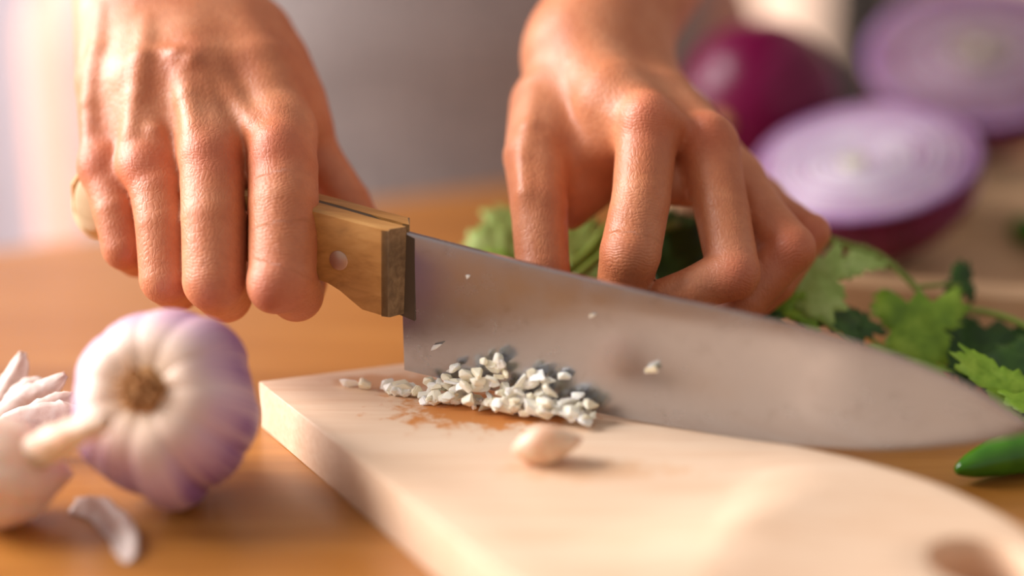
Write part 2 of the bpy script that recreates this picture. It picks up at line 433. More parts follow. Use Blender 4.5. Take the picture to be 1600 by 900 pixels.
#RIGHTHAND
# the cook's right hand, closed round the knife handle
def right_hand():
    J = lambda u, v, d, r: (P(u, v, d-.5), r)
    wr = P(262, -15, 73.0)
    fing = [
        [J(440, 205, 67.8, 1.20), J(442, 262, 66.85, 1.26), J(443, 320, 66.2, 1.25), J(441, 432, 65.4, 1.19), J(463, 460, 66.8, .98), J(478, 440, 68.6, .8)],
        [J(330, 232, 67.5, 1.12), J(333, 285, 66.8, 1.18), J(334, 340, 66.3, 1.16), J(335, 438, 65.9, 1.13), J(352, 462, 67.4, .98), J(366, 430, 69.4, .8)],
        [J(236, 255, 68.1, 1.02), J(247, 300, 67.5, 1.01), J(254, 350, 67.1, .98), J(260, 434, 66.9, .97), J(276, 450, 68.4, .88), J(290, 415, 70.2, .75)],
        [J(165, 262, 69.0, .90), J(175, 296, 68.55, .9), J(184, 330, 68.2, .88), J(196, 386, 68.0, .86), J(214, 402, 69.4, .75), J(230, 375, 71.0, .65)],
    ]
    P_ = lambda u, v, d: P(u, v, d-.45)
    web = [(P_(435, 240, 68.0), P_(335, 255, 67.8), 1.0, 1.0), (P_(425, 285, 67.4), P_(345, 290, 67.3), .9, .9),
           (P_(330, 255, 67.9), P_(240, 270, 68.4), .95, .9), (P_(330, 300, 67.4), P_(255, 305, 67.9), .8, .8),
           (P_(235, 270, 68.5), P_(170, 270, 69.2), .85, .8), (P_(240, 300, 68.3), P_(185, 300, 68.9), .7, .7)]
    meta = [
        ([J(330, 10, 72.5, 1.9), J(400, 120, 69.8, 1.6), J(442, 210, 67.9, 1.14)]),
        ([J(280, 0, 72.5, 1.9), J(310, 120, 69.2, 1.5), J(332, 232, 67.6, 1.10)]),
        ([J(225, 0, 72.5, 1.8), J(232, 130, 69.4, 1.45), J(235, 258, 68.2, 1.0)]),
        ([J(180, 5, 72.8, 1.6), J(175, 130, 70.4, 1.35), J(166, 264, 69.1, .9)]),
    ]
    thumb = [J(400, 60, 72.2, 1.5), J(452, 165, 70.6, 1.35), J(492, 245, 70.6, .98), J(540, 318, 70.3, .95), J(556, 342, 70.1, .85)]
    elbow = np.array([-27., 100., 27.])
    arm = [(wr, 2.35), (wr+(elbow-wr)*.35, 2.9), (elbow, 4.0)]
    tend = []
    def base(p):
        pal = None
        for m in meta:
            c = chain(p, m, .15); pal = c if pal is None else smin(pal, c, .9)
        pal = smin(pal, chain(p, arm, .6), 1.6)
        pal = smin(pal, cone(p, P(250, 10, 73.2), P(330, 10, 73.2), 1.9, 1.9), 1.2)
        # flesh between the first two rays
        pal = smin(pal, cone(p, P(425, 110, 71), P(470, 190, 69.6), 1.3, .9), .9)
        for a, b, ra, rb in web: pal = smin(pal, cone(p, a-TOCAM*.6, b-TOCAM*.6, ra, rb), .5)
        pal = smin(pal, chain(p, thumb, .12), .8)
        f = None
        for fg in fing:
            c = chain(p, fg, .05); f = c if f is None else smin(f, c, .10)
        return smin(pal, f, .55)
    T = []
    for pts, r, s in (
        ([(228, 40), (222, 90), (214, 150), (205, 210), (192, 258)], .3, .22),
        ([(280, 95), (292, 150), (302, 205), (312, 240)], .34, .24),
        ([(330, 105), (360, 150), (395, 195), (420, 222)], .32, .24),
        ([(160, 20), (152, 80), (140, 160), (140, 240)], .3, .22),
        ([(225, 175), (240, 205), (258, 240)], .16, .08),
        ([(235, 80), (275, 85), (300, 95), (330, 120)], .16, .08)):
        c = ridge(base, pts, r, s)
        if len(c) > 1: T.append(c)
    K = []; KX = []
    for u, v, r, s, du, dv, wr_ in ((430, 226, .8, .74, 0, 1, .3), (318, 240, .8, .74, 0, 1, .3), (216, 258, .7, .63, 0, 1, .3), (150, 256, .65, .58, 0, 1, .3), (422, 452, .8, .7, 0, 1, .7), (450, 380, 0, .6, .1, 1, 1.), (440, 310, 0, .6, .25, 1, .6), (330, 430, 0, .6, 0, 1, .6)):
        q = trace(base, u, v)
        if q is not None and r: K.append((q-TOCAM*s, r))
        if q is not None: KX.append((q, RIGHT*du-UP*dv, wr_))
    def fn(p):
        d = base(p)
        for t in T: d = smin(d, chain(p, t, .2), .4)
        for q, r in K: d = smin(d, cone(p, q, q+[0, 0, .01], r, r), .5)
        return d
    allp = np.array([j[0] for c in fing+meta+[thumb] for j in c]+[elbow])
    lo = allp.min(0)-2.5; hi = allp.max(0)+2.5; hi[1] = min(hi[1], 104)
    return fn, lo, hi, KX

# the cook's left hand, fingertips curled on the herbs behind the blade
def left_hand():
    wr = P(930, 70, 73.0)
    fing = [
        [J(1012, 200, 67.6, 1.12), J(1002, 310, 66.5, 1.06), J(985, 395, 66.0, 1.10), J(969, 470, 66.8, .92), J(962, 556, 67.3, .72)],
        [J(1108, 232, 68.2, 1.08), J(1128, 330, 67.2, 1.0), J(1146, 424, 66.2, .95), J(1085, 452, 66.0, .82), J(1040, 464, 66.2, .7)],
        [J(1150, 280, 70.0, 1.0), J(1192, 342, 68.3, .96), J(1234, 388, 67.5, .93), J(1165, 468, 67.2, .8), J(1118, 540, 67.4, .66)],
        [J(1190, 315, 71.6, .85), J(1235, 345, 70.2, .74), J(1268, 364, 69.4, .68), J(1215, 445, 68.8, .66), J(1175, 480, 68.8, .6)],
    ]
    meta = [
        [J(905, 105, 72., 2.0), J(960, 160, 69.2, 1.6), J(1014, 196, 67.7, 1.14)],
        [J(945, 110, 73., 2.0), J(1030, 170, 70.2, 1.5), J(1105, 226, 68.4, 1.05)],
        [J(960, 120, 74., 1.9), J(1070, 200, 71.6, 1.4), J(1150, 278, 70.1, .95)],
        [J(965, 135, 75., 1.7), J(1090, 240, 73., 1.3), J(1188, 312, 71.7, .85)],
    ]
    thumb = [J(862, 170, 71., 1.65), J(836, 245, 69.0, 1.18), J(842, 320, 67.8, 1.05), J(848, 420, 67.2, .98), J(866, 552, 67.4, .76)]
    elbow = np.array([15., 102., 25.])
    arm = [(wr, 2.7), (wr+(elbow-wr)*.35, 2.9), (elbow, 4.0)]
    def base(p):
        pal = None
        for m in meta:
            c = chain(p, m, .15); pal = c if pal is None else smin(pal, c, .9)
        pal = smin(pal, chain(p, arm, .6), 1.4)
        pal = smin(pal, cone(p, P(895, 240, 69.6), P(965, 225, 69.2), 1.0, 1.05), .8)
        pal = smin(pal, cone(p, P(885, 300, 69.6), P(935, 268, 70.0), .85, .85), .6)
        pal = smin(pal, cone(p, P(893, 335, 69.6), P(938, 290, 70.4), .6, .8), .6)
        pal = smin(pal, cone(p, P(1025, 285, 68.4), P(1105, 292, 68.8), .8, .8), .5)
        pal = smin(pal, cone(p, P(1120, 270, 69.2), P(1180, 315, 70.2), .8, .8), .5)
        pal = smin(pal, chain(p, thumb, .1), .7)
        f = None
        for fg in fing:
            c = chain(p, fg, .06); f = c if f is None else smin(f, c, .12)
        return smin(pal, f, .5)
    T = []
    for pts, r, s in (
        ([(838, 150), (828, 200), (818, 250), (822, 300), (826, 350)], .3, .25),
        ([(985, 150), (1040, 180), (1085, 205)], .28, .24)):
        c = ridge(base, pts, r, s)
        if len(c) > 1: T.append(c)
    K = []; KX = []
    for u, v, r, s, du, dv, wr_ in ((1012, 178, .75, .62, -.1, 1, .5), (1110, 205, .7, .56, .1, 1, .3), (985, 400, .75, .62, -.1, 1, 1.), (996, 330, 0, .6, -.1, 1, .6), (1150, 432, .7, .56, -.3, 1, .5), (1240, 388, .62, .5, .4, 1, .5), (1270, 362, .5, .42, .5, 1, .4)):
        q = trace(base, u, v)
        if q is not None and r: K.append((q-TOCAM*s, r))
        if q is not None: KX.append((q, RIGHT*du-UP*dv, wr_))
    def fn(p):
        d = base(p)
        for t in T: d = smin(d, chain(p, t, .2), .3)
        for q, r in K: d = smin(d, cone(p, q, q+[0, 0, .01], r, r), .5)
        return d
    allp = np.array([j[0] for c in fing+meta+[thumb] for j in c]+[elbow])
    lo = allp.min(0)-2.5; hi = allp.max(0)+2.5; hi[1] = min(hi[1], 106)
    return fn, lo, hi, KX

person = thing('person', 'person in a grey apron chopping garlic, bare hands and forearms showing', 'person', (-7.8, 122, -75))
VV = []; QQ = []; KK = []
for maker in (right_hand, left_hand):
    fn, lo, hi, ks = maker()
    v_, q_ = polygonise(fn, lo, hi, .11)
    QQ.append(q_+sum(len(x) for x in VV)); VV.append(v_); KK += ks
BV = np.concatenate(VV); BQ = np.concatenate(QQ)
body = mesh_obj('body', BV, BQ, M_skin, person)
flush = np.zeros(len(BV))
wmask = np.zeros(len(BV)); wpos = np.zeros(len(BV)); best = np.full(len(BV), 1e9)
for k, ax, amp in KK:
    d2 = ((BV-k)**2).sum(1); ax = ax/np.linalg.norm(ax)
    if amp not in (1., .6): flush = np.maximum(flush, np.exp(-d2/1.3)*.5)
    wmask = np.maximum(wmask, np.exp(-d2/1.1)*amp); n_ = d2 < best; wpos[n_] = ((BV-k) @ ax)[n_]; best[n_] = d2[n_]
for nm_, val in (('wrinkle_mask', wmask), ('wrinkle_pos', wpos)):
    at_ = body.data.attributes.new(nm_, 'FLOAT', 'POINT'); at_.data.foreach_set('value', val.astype(np.float32))
at_ = body.data.attributes.new('flush', 'FLOAT', 'POINT'); at_.data.foreach_set('value', flush.astype(np.float32))

def torso(p, grow=0.0):
    q = (p-np.array([-7.8, 121, 0], np.float32))
    def ell(z0, z1, rx, ry):
        s = np.array([rx, ry], np.float32); r = np.sqrt((q[:, 0]/s[0])**2+(q[:, 1]/s[1])**2)
        d = (r-1)*min(rx, ry); return smax(d, np.maximum(z0-q[:, 2], q[:, 2]-z1), 4)
    d = smin(ell(-16, 44, 21.5, 11.5), ell(-24, 6, 21.5, 12), 6)
    return d
SH = [np.array([-7.8-19, 121, 38.]), np.array([-7.8+19, 121, 38.])]
EL = [np.array([-27., 100, 27]), np.array([15., 102, 25])]
def shirt(p):
    d = torso(p)
    for s, e in zip(SH, EL):
        wrd = (P(262, -15, 73) if e[0] < 0 else P(930, 70, 73)); t = e+(wrd-e)*.22
        d = smin(d, chain(p, [(s, 6.8), (e, 5.6), (t, 5.0)], 1.5), 3)
    # legs down to the floor
    for sx in (-9.5, 9.5):
        d = smin(d, cone(p, (-7.8+sx, 121, -20), (-7.8+sx, 121, -70), 9, 5.5), 4)
    return d
v_, q_ = polygonise(shirt, (-44, 98, -76), (32, 140, 50), 1.0)
mesh_obj('shirt', v_, q_, M_shirt, person)
def apron(p):
    d = np.abs(torso(p)-.55)-.35
    d = smax(d, np.abs(p[:, 0]+7.8)-19.6, .6)          # bib and skirt cover the front
    d = smax(d, p[:, 1]-122, .6); d = smax(d, p[:, 2]-34, .8)
    return d
v_, q_ = polygonise(apron, (-32, 104, -26), (16, 126, 38), .45)
mesh_obj('apron', v_, q_, M_apron, person)

# ------------------------------------------------------------------ cutting board
ZB = 1.8
out = [(-9.3, 63.4), (-4.0, 65.3), (1.0, 66.6), (4.6, 64.6), (6.4, 61.0), (8.2, 58.3), (11.4, 56.1), (13.8, 53.6), (15.5, 50.6), (15.9, 47.5), (14.5, 44.6), (11, 41.5), (6.5, 38.6), (4.0, 40.0)]
oc_ = [np.array(out[0])]
sm = catmull(out[1:], 6)
bo = np.concatenate([[out[0]], sm])
def board():
    hole_c = G(1532, 884, ZB)[:2]; th = np.linspace(0, 2*math.pi, 28, endpoint=False)
    hole = np.stack([hole_c[0]+1.55*np.cos(th), hole_c[1]+1.7*np.sin(th)], 1)
    bm = bmesh.new()
    def loop(pts): 
        vs = [bm.verts.new((x, y, ZB)) for x, y in pts]
        return [bm.edges.new((vs[i], vs[(i+1) % len(vs)])) for i in range(len(vs))]
    es = loop(bo)+loop(hole)
    bmesh.ops.triangle_fill(bm, use_beauty=True, edges=es)
    for _ in range(3):
        long = [e for e in bm.edges if e.calc_length() > 1.0 and not e.is_boundary]
        if not long: break
        bmesh.ops.subdivide_edges(bm, edges=long, cuts=1, use_grid_fill=False); bmesh.ops.triangulate(bm, faces=bm.faces[:])
        bmesh.ops.beautify_fill(bm, faces=bm.faces[:], edges=[e for e in bm.edges if not e.is_boundary])
    top = list(bm.faces); 
    r = bmesh.ops.extrude_face_region(bm, geom=top)
    nv = [x for x in r['geom'] if isinstance(x, bmesh.types.BMVert)]
    for x in nv: x.co.z = 0.0
    bmesh.ops.recalc_face_normals(bm, faces=bm.faces[:])
    # thicker neck before the hole: a low swelling across the board, shaped to catch a bright streak of light
    p0 = G(1215, 735, ZB)[:2]; p1 = G(1070, 900, ZB)[:2]; dr = (p1-p0)/np.linalg.norm(p1-p0); nn = np.array([-dr[1], dr[0]])
    if nn[0] < 0: nn = -nn
    for x in bm.verts:
        if x.co.z > 1:
            s = (np.array([x.co.x, x.co.y])-p0) @ nn
            up = 1/(1+math.exp(-s*3.2)); dn = math.exp(-max(s, 0)/3.2)
            far = 1/(1+math.exp((x.co.y-54.6)*1.6))
            x.co.z += .8*up*dn*far
    V = [tuple(x.co) for x in bm.verts]; bm.verts.index_update(); Fc = [tuple(x.index for x in f.verts) for f in bm.faces]; bm.free()
    o = mesh_obj('cutting_board', V, Fc, M_board, smooth=True, origin=(2, 55, 0))
    bevel(o, .22, 3, 50); tag(o, 'pale wooden paddle chopping board with a hole, under the knife', 'cutting board')
    return o
board()

# ------------------------------------------------------------------ knife
PSI = math.radians(21); KA = np.array([math.cos(PSI), -math.sin(PSI), 0]); KN = np.array([-math.sin(PSI), -math.cos(PSI), 0]); KB = np.array([0, 0, 1.])
KO = G(980, 653, ZB+.17)
def K2(u, v, n=0.0):
    """where the view line through u, v meets the knife plane (offset n towards the near side): s along, t up"""
    c = np.array([0, 0, CAMZ]); r = P(u, v, 1.0)-c
    lam = ((KO+KN*n-c) @ KN)/(r @ KN); q = c+r*lam-KO
    return np.array([q @ KA, q @ KB])
def K3(s, t, n): return KO+KA*s+KB*t+KN*n
knife = thing('chef_knife', "broad chef's knife with a riveted wooden handle, edge on the board", 'knife', KO)
def blade():
    sp = catmull([K2(*p) for p in ((622, 358), (650, 365.5), (800, 404), (930, 436), (1050, 464), (1180, 492), (1300, 523), (1400, 555), (1490, 591), (1560, 628), (1600, 655), (1618, 671))], 8)
    ed = catmull([K2(*p) for p in ((632, 578), (780, 612), (940, 646), (1060, 668), (1180, 688), (1280, 698), (1390, 703), (1500, 695), (1580, 682), (1618, 673))], 8)
    s0, s1 = ed[0][0], ed[-1][0]
    N = 90; ss = s0+(s1-s0)*(np.linspace(0, 1, N)**.85)
    top = np.interp(ss, sp[:, 0], sp[:, 1]); bot = np.interp(ss, ed[:, 0], ed[:, 1])
    lev = [0, .04, .12, .3, .55, .8, .97, 1]
    V = []; Fc = []; L = len(lev)
    for side in (1, -1):
        for s, a, b in zip(ss, bot, top):
            for f in lev:
                th = .012+.105*min(1, f/.8)*(.35+.65*min(1, (s1-s)/14)); th *= (.8 if f == 1 else 1)
                V.append(K3(s, a+(b-a)*f, side*th))
    for sd in (0, 1):
        o = sd*N*L
        for i in range(N-1):
            for j in range(L-1):
                q = (o+i*L+j, o+(i+1)*L+j, o+(i+1)*L+j+1, o+i*L+j+1); Fc.append(q if sd == 0 else q[::-1])
    o = N*L
    for i in range(N-1):
        Fc.append((i*L, o+i*L, o+(i+1)*L, (i+1)*L)); Fc.append((i*L+L-1, (i+1)*L+L-1, o+(i+1)*L+L-1, o+i*L+L-1))
    for j in range(L-1): Fc.append((j, j+1, o+j+1, o+j)); e = (N-1)*L; Fc.append((e+j, o+e+j, o+e+j+1, e+j+1))
    ob = mesh_obj('blade', V, Fc, M_steel, knife); 
    ob.data.shade_smooth(); 
    m = ob.modifiers.new('split', 'EDGE_SPLIT'); m.split_angle = math.radians(32)
blade()
HT = [(606, 360), (560, 347), (497, 329), (400, 304), (250, 268), (160, 250), (128, 254), (107, 288), (109, 328), (128, 362), (156, 378), (250, 384), (400, 414), (470, 432), (500, 439), (518, 445), (537, 457), (553, 471), (572, 487), (606, 498)]
def handle():
    hw = .92
    poly = np.array([K2(u, v, hw) for u, v in HT]); n = len(poly)
    st, sb = K2(635, 364, .12), K2(631, 503, .12)
    for side, nm in ((1, 'handle_scale'), (-1, 'handle_scale')):
        V = []; Fc = []
        ins = []
        c = poly.mean(0)
        for q in poly:            # rounded edge towards the outer face
            ins.append(q+(c-q)/np.linalg.norm(c-q)*.16)
        ins = np.array(ins); ins[0][0] = poly[0][0]; ins[-1][0] = poly[-1][0]
        inner = poly.copy(); inner[0] = (st[0], poly[0][1]+(st[0]-poly[0][0])*-.11); inner[-1] = (sb[0], poly[-1][1]-(sb[0]-poly[-1][0])*.11)
        for q in ins: V.append(K3(q[0], q[1], side*hw))
        for q in poly: V.append(K3(q[0], q[1], side*(hw-.16)))
        for q in inner: V.append(K3(q[0], q[1], side*.13))
        Fc.append(tuple(range(n)) if side < 0 else tuple(reversed(range(n))))
        Fc.append(tuple(2*n+i for i in (reversed(range(n)) if side < 0 else range(n))))
        for r_ in range(2):
            for i in range(n-1):
                q = (r_*n+i, r_*n+i+1, (r_+1)*n+i+1, (r_+1)*n+i); Fc.append(q if side > 0 else q[::-1])
        o = mesh_obj(nm, V, Fc, M_handle, knife, smooth=False)
        # the front end facet: weathered end grain
        q = [V[n-1], V[0], V[n], V[2*n], V[3*n-1], V[2*n-1]]
        q = [np.array(x) for x in q]
        eo = mesh_obj('end_grain', [x+KA*.012 for x in q]+[x-KA*.25 for x in q],
             [tuple(range(6)) if side < 0 else tuple(reversed(range(6))), tuple(6+i for i in (range(6) if side > 0 else reversed(range(6))))]+[(i, (i+1) % 6, 6+(i+1) % 6, 6+i) for i in range(6)], M_handle_end, o, origin=KO, smooth=False)
    # tang sheet between the scales
    ta = np.array([K2(u, v, 0) for u, v in [(650, 366), (650, 500)]])
    pl = poly.copy(); V = []
    tang = [(ta[0][0], pl[0][1]-.45)]+[tuple(c+(q-c)*.995) for q in pl[1:-1]]+[(ta[1][0], ta[1][1])]
    m_ = len(tang)
    for sd in (1, -1): V += [K3(a, b, sd*.128) for a, b in tang]
    Fc = [tuple(reversed(range(m_))), tuple(m_+i for i in range(m_))]+[(i, (i+1) % m_, m_+(i+1) % m_, m_+i) for i in range(m_)]
    mesh_obj('tang', V, Fc, M_tang, knife, smooth=False)
    th = np.linspace(0, 2*math.pi, 36, endpoint=False)
    rows_ = []
    for f_, nn in ((.05, .98), (.6, .98), (.88, .86), (1, .6), (1, -.6), (.88, -.86), (.6, -.98), (.05, -.98)):
        rows_.append([K3(*K2(142+38*f_*math.cos(a), 316+62*f_*math.sin(a), 1.0), nn) for a in th])
    V = [p for r_ in rows_ for p in r_]; Fc = [tuple(range(36)), tuple(7*36+i for i in reversed(range(36)))]
    for r_ in range(7):
        for i in range(36): j = (i+1) % 36; Fc.append((r_*36+i, (r_+1)*36+i, (r_+1)*36+j, r_*36+j))
    mesh_obj('butt_cap', V, Fc, M_handle_pale, knife)
    for u, v in ((529, 407), (330, 352), (215, 324)):
        for sd in (1, -1):
            s, t = K2(u, v, hw); prof = [(.36, 0), (.36, .02), (.33, .045), (0.01, .055)]
            fr = np.stack([KA, KB, KN*sd], 1)
            mesh_obj('rivet', *lathe(prof, 28, fr, K3(s, t, sd*(hw-.01))), M_rivet, knife)
handle()

# ------------------------------------------------------------------ chopped garlic
def chunk(c, size, flat=.7, seed=0):
    r = np.random.default_rng(seed)
    bm = bmesh.new()
    ax = np.array([1.0, .5+.4*r.random(), flat*(.45+.35*r.random())])*size
    for _ in range(11):
        v = r.normal(size=3); v /= np.abs(v).max()**.55*np.linalg.norm(v)**.45
        bm.verts.new(v*ax)
    bmesh.ops.convex_hull(bm, input=bm.verts[:]); bmesh.ops.delete(bm, geom=[v for v in bm.verts if not v.link_faces], context='VERTS')
    bmesh.ops.bevel(bm, geom=bm.edges[:], offset=size*.10, segments=2, affect='EDGES', clamp_overlap=True)
    R = np.array(Matrix.Rotation(r.random()*6.28, 3, 'Z') @ Matrix.Rotation(r.normal()*.5, 3, 'X') @ Matrix.Rotation(r.normal()*.4, 3, 'Y'))
    bm.verts.index_update(); V = np.array([R @ np.array(x.co) for x in bm.verts]); Fc = [tuple(x.index for x in f.verts) for f in bm.faces]; bm.free()
    return V, Fc
bits = []
def bit(pos, size, label, group, seed, flat=.7, sit=None):
    V, Fc = chunk(None, size, flat, seed)
    if sit is not None: V[:, 2] -= V[:, 2].min(); pos = np.array([pos[0], pos[1], sit])
    # keep clear of the blade's near face
    near = ((V+pos-KO) @ KN).min()
    if near < .13: pos = pos+KN*(.13-near)
    o = mesh_obj('garlic_bit', V+pos, Fc, M_flesh, smooth=False)
    tag(o, label, 'garlic', group)
def zone(t, n_, z):
    e = 'left end' if t < .3 else ('middle' if t < .68 else 'right end')
    if z > ZB+.75: w_ = 'on top of the heap'
    elif n_ > .8: w_ = 'along the front of the heap'
    else: w_ = 'low in the heap beside the blade'
    return 'small chopped garlic piece %s, towards its %s' % (w_, e) if e != 'middle' else 'small chopped garlic piece %s, about its middle' % w_
def on_board(u, v): return G(u, v, ZB)
sd = 0
r = np.random.default_rng(11)
# lowest layer lying on the board, then pieces lying on those, towards the blade
for i in range(64):
    t = r.random(); u = 618+t*305; front = 617+t*32+12*math.exp(-((t-.4)/.25)**2)
    lo_ = 594+t*40
    v = lo_+r.random()*(front+4-lo_)
    p = on_board(u, v); sd += 1
    bit(p, .22+.22*r.random(), zone(t, 1., ZB), 'chopped garlic heap', sd, .9, sit=ZB)
for i in range(104):
    t = r.random(); s = K2(680, 600)[0]+t*(K2(935, 630)[0]-K2(680, 600)[0])
    hmax = 2.0*math.exp(-((t-.33)/.22)**2)+1.5*math.exp(-((t-.72)/.2)**2)+.35
    n_ = .22+.95*r.random()**1.3; z = ZB+.2+r.random()**.7*hmax*(1-n_*.6)
    q = K3(s, 0, n_); sd += 1
    bit(np.array([q[0], q[1], z]), .22+.2*r.random(), zone(t, n_, z), 'chopped garlic heap', sd, .9)
for (u, v, sz, lb) in ((557, 597, .4, 'chopped garlic piece lying farthest left on the board'), (583, 596, .38, 'chopped garlic piece second from the left, apart from the heap'),
                  (824, 638, .38, 'upright garlic sliver in front of the heap'), (630, 612, .42, 'rounded garlic piece at the left end of the heap')):
    sd += 1; bit(on_board(u, v), sz, lb, 'loose garlic pieces', sd, .8, sit=ZB)
def stuck(u, v, sz, lb, flat=.4):
    global sd
    sd += 1; s, t = K2(u, v, .2); V, Fc = chunk(None, sz, flat, sd)
    V = np.array([KA*a*1.0+KB*(b*.6+a*.35)+KN*c*.35 for a, b, c in V])
    pos = K3(s, t, .13-((V @ KN).min()))
    tag(mesh_obj('garlic_bit', V+pos, Fc, M_flesh, smooth=False), lb, 'garlic', 'garlic stuck to the blade')
stuck(1018, 576, .62, 'long garlic sliver stuck alone to the middle of the blade')
stuck(683, 542, .28, 'garlic scrap stuck to the blade near its heel')
stuck(925, 494, .2, 'tiny garlic scrap stuck high on the blade')
stuck(728, 434, .14, 'tiny garlic speck stuck near the spine of the blade')
stuck(708, 575, .34, 'garlic slice leaning against the blade at the top left of the heap')

# the pink-skinned clove on the board
def clove(name, centre, fr, L, R, mat, label, group=None):
    prof = [(R*math.sin(math.pi*min(t, .995))**.8*(1-.35*t)+.02, (t-.5)*L) for t in np.linspace(.01, .99, 18)]
    V, Fc = lathe(prof, 24, fr, centre, lambda a, i: 1-.12*max(0, math.cos(a*1.0))**2)
    o = mesh_obj(name, V, Fc, mat); tag(o, label, 'garlic', group); return o
pc = G(855, 728, ZB); clove('garlic_clove', np.array([pc[0], pc[1]+.3, ZB+.6]), frame((.95, .12, .12)), 2.4, .8, M_clove, 'small pink-skinned garlic clove lying alone on the chopping board')

# ------------------------------------------------------------------ garlic bulbs
def bulb(name, label, centre, axis, R, H, lobes, tint, seed, neck=None, root=True):
    fr = frame(axis); r_ = np.random.default_rng(seed)
    base = centre.copy(); base[2] = 0
    t_ = thing(name, label, 'garlic', base)
    ph = r_.random()*6; wid = r_.normal(size=lobes)*.035
    seg = 144; V = []; Fc = []; para = []
    rows = 44
    for i in range(rows):
        f = i/(rows-1); a = f*math.pi           # 0 at the root end, pi at the neck
        rr = math.sin(a)**.82*R*(1+.05*math.cos(a)); hh = math.cos(a)*H
        hh -= .22*H*math.exp(-(a/.30)**2)        # root basin
        hh -= H*.45*max(0, (f-.8)/.2)**2
        for k in range(seg):
            th = 2*math.pi*k/seg; x = (th/(2*math.pi)*lobes) % 1; li = int(th/(2*math.pi)*lobes) % lobes
            lobe = (abs(math.sin(math.pi*x)))**.55
            amp = .042*math.sin(min(a*1.15, math.pi))**.5 if a < 2.7 else .02
            m = 1-amp*(1-lobe)+wid[li]*lobe
            p = fr @ np.array([rr*m*math.cos(th), rr*m*math.sin(th), hh*(1+.02*lobe)])
            V.append(centre+p); para.append((math.cos(th)*2+seed, math.sin(th)*2, f))
    for i in range(rows-1):
        for k in range(seg):
            k2 = (k+1) % seg; Fc.append((i*seg+k, (i+1)*seg+k, (i+1)*seg+k2, i*seg+k2))
    Fc.append(tuple(range(seg))); Fc.append(tuple((rows-1)*seg+k for k in reversed(range(seg))))
    V = np.array(V); dz = -V[:, 2].min()+.01
    o = mesh_obj('bulb', V+[0, 0, dz if dz > 0 else 0], Fc, M_garlic if tint else M_garlic_w, t_)
    at = o.data.attributes.new('para', 'FLOAT_VECTOR', 'POINT'); at.data.foreach_set('vector', np.array(para, np.float32).ravel())
    up = np.array([0, 0, dz if dz > 0 else 0])
    if root:
        c = centre+up+fr[:, 2]*H*.82
        mesh_obj('root_plate', *lathe([(R*.25, -.3), (R*.24, .08), (R*.17, .2), (.03, .24)], 24, fr, c, lambda a, i: 1+.1*math.sin(5*a+i)), M_root, t_)
        parts = []
        for j in range(60):
            a = r_.random()*6.28; q = r_.random()**.5*R*.2
            p0 = c+fr @ np.array([q*math.cos(a), q*math.sin(a), .15]); p2 = p0+fr @ np.array([.35*r_.normal()*.6, .35*r_.normal()*.6, .25+.3*r_.random()])
            parts.append(tube([p0, (p0+p2)/2+r_.normal(size=3)*.05, p2], [.05, .04, .02], 5))
        s_ = mesh_obj('root_hairs', *join(*parts), M_root, t_); s_['kind'] = 'stuff'
    if neck is not None:
        pts = catmull(neck, 5); n = len(pts)
        mesh_obj('neck', *tube(pts, np.linspace(.7, .3, n)*(1+.12*np.sin(np.arange(n)*1.7)), 14), M_clove, t_)
    return t_
bulb('garlic_bulb', 'whole purple-striped garlic bulb with its brown root end facing out', P(262, 643, 61.5), camdir(-.16, .26, .95), 3.22, 2.75, 11, 1, 3)
bulb('garlic_bulb', 'whitish garlic bulb cut off by the left edge, neck towards the purple bulb', G(6, 740, 1.75), camdir(-.7, .1, .6), 1.8, 1.7, 9, 0, 8,
     neck=[P(40, 715, 59.5), P(90, 690, 58.6), P(125, 672, 57.8), P(165, 660, 57.3)], root=False)

# papery peels
def peel(points, width, label, seed, curl=.5):
    pts = catmull(points, 6); n = len(pts); r_ = np.random.default_rng(seed); V = []; Fc = []; m = 9
    for i, p in enumerate(pts):
        t = pts[min(i+1, n-1)]-pts[max(i-1, 0)]; t /= np.linalg.norm(t)
        side = np.cross(t, TOCAM); side /= np.linalg.norm(side); nn = np.cross(side, t)
        f = i/(n-1); w_ = width*(math.sin(math.pi*min(.97, .12+.88*f))**.6)*(1+.05*r_.normal())
        for j in range(m):
            x = (j/(m-1)-.5)*2
            V.append(p+side*x*w_*.5+nn*(-curl*x*x*w_*.5+.05*r_.normal()*width*.5))
    for i in range(n-1):
        for j in range(m-1): Fc.append((i*m+j, i*m+j+1, (i+1)*m+j+1, (i+1)*m+j))
    V = np.array(V); lowest = V[:, 2].min()
    if lowest < .03: V[:, 2] = np.maximum(V[:, 2], .03)
    o = solid(mesh_obj('garlic_peel', V, Fc, M_peel), .02)
    tag(o, label, 'garlic peel', 'papery garlic peels'); return o
peel([P(-30, 668, 68), P(0, 630, 68), P(20, 595, 68), P(36, 550, 68.2)], 1.15, 'tall pointed white garlic peel standing at the left edge', 1)
peel([P(-10, 660, 67.2), P(30, 630, 67), P(70, 610, 67), P(103, 585, 67)], 1.0, 'pointed white garlic peel leaning right, beside the tall pointed one', 2)
peel([P(10, 640, 67.6), P(40, 615, 67.6), P(68, 594, 67.7)], 1.1, 'short pinkish garlic peel behind the leaning pointed ones', 3)
peel([P(20, 664, 66), P(60, 645, 66), P(95, 628, 66.2), P(116, 616, 66.4)], .9, 'low curled garlic peel lying against the purple bulb', 4)
peel([P(-20, 690, 64.5), P(40, 668, 65), P(100, 655, 65.3), P(130, 645, 65.5)], 1.5, 'broad pinkish garlic peel in front of the pointed peels', 5)
peel([G(110, 800), G(150, 815), G(185, 850), G(200, 880)], 1.6, 'flat pale garlic peel on the table below the purple bulb', 6, .3)

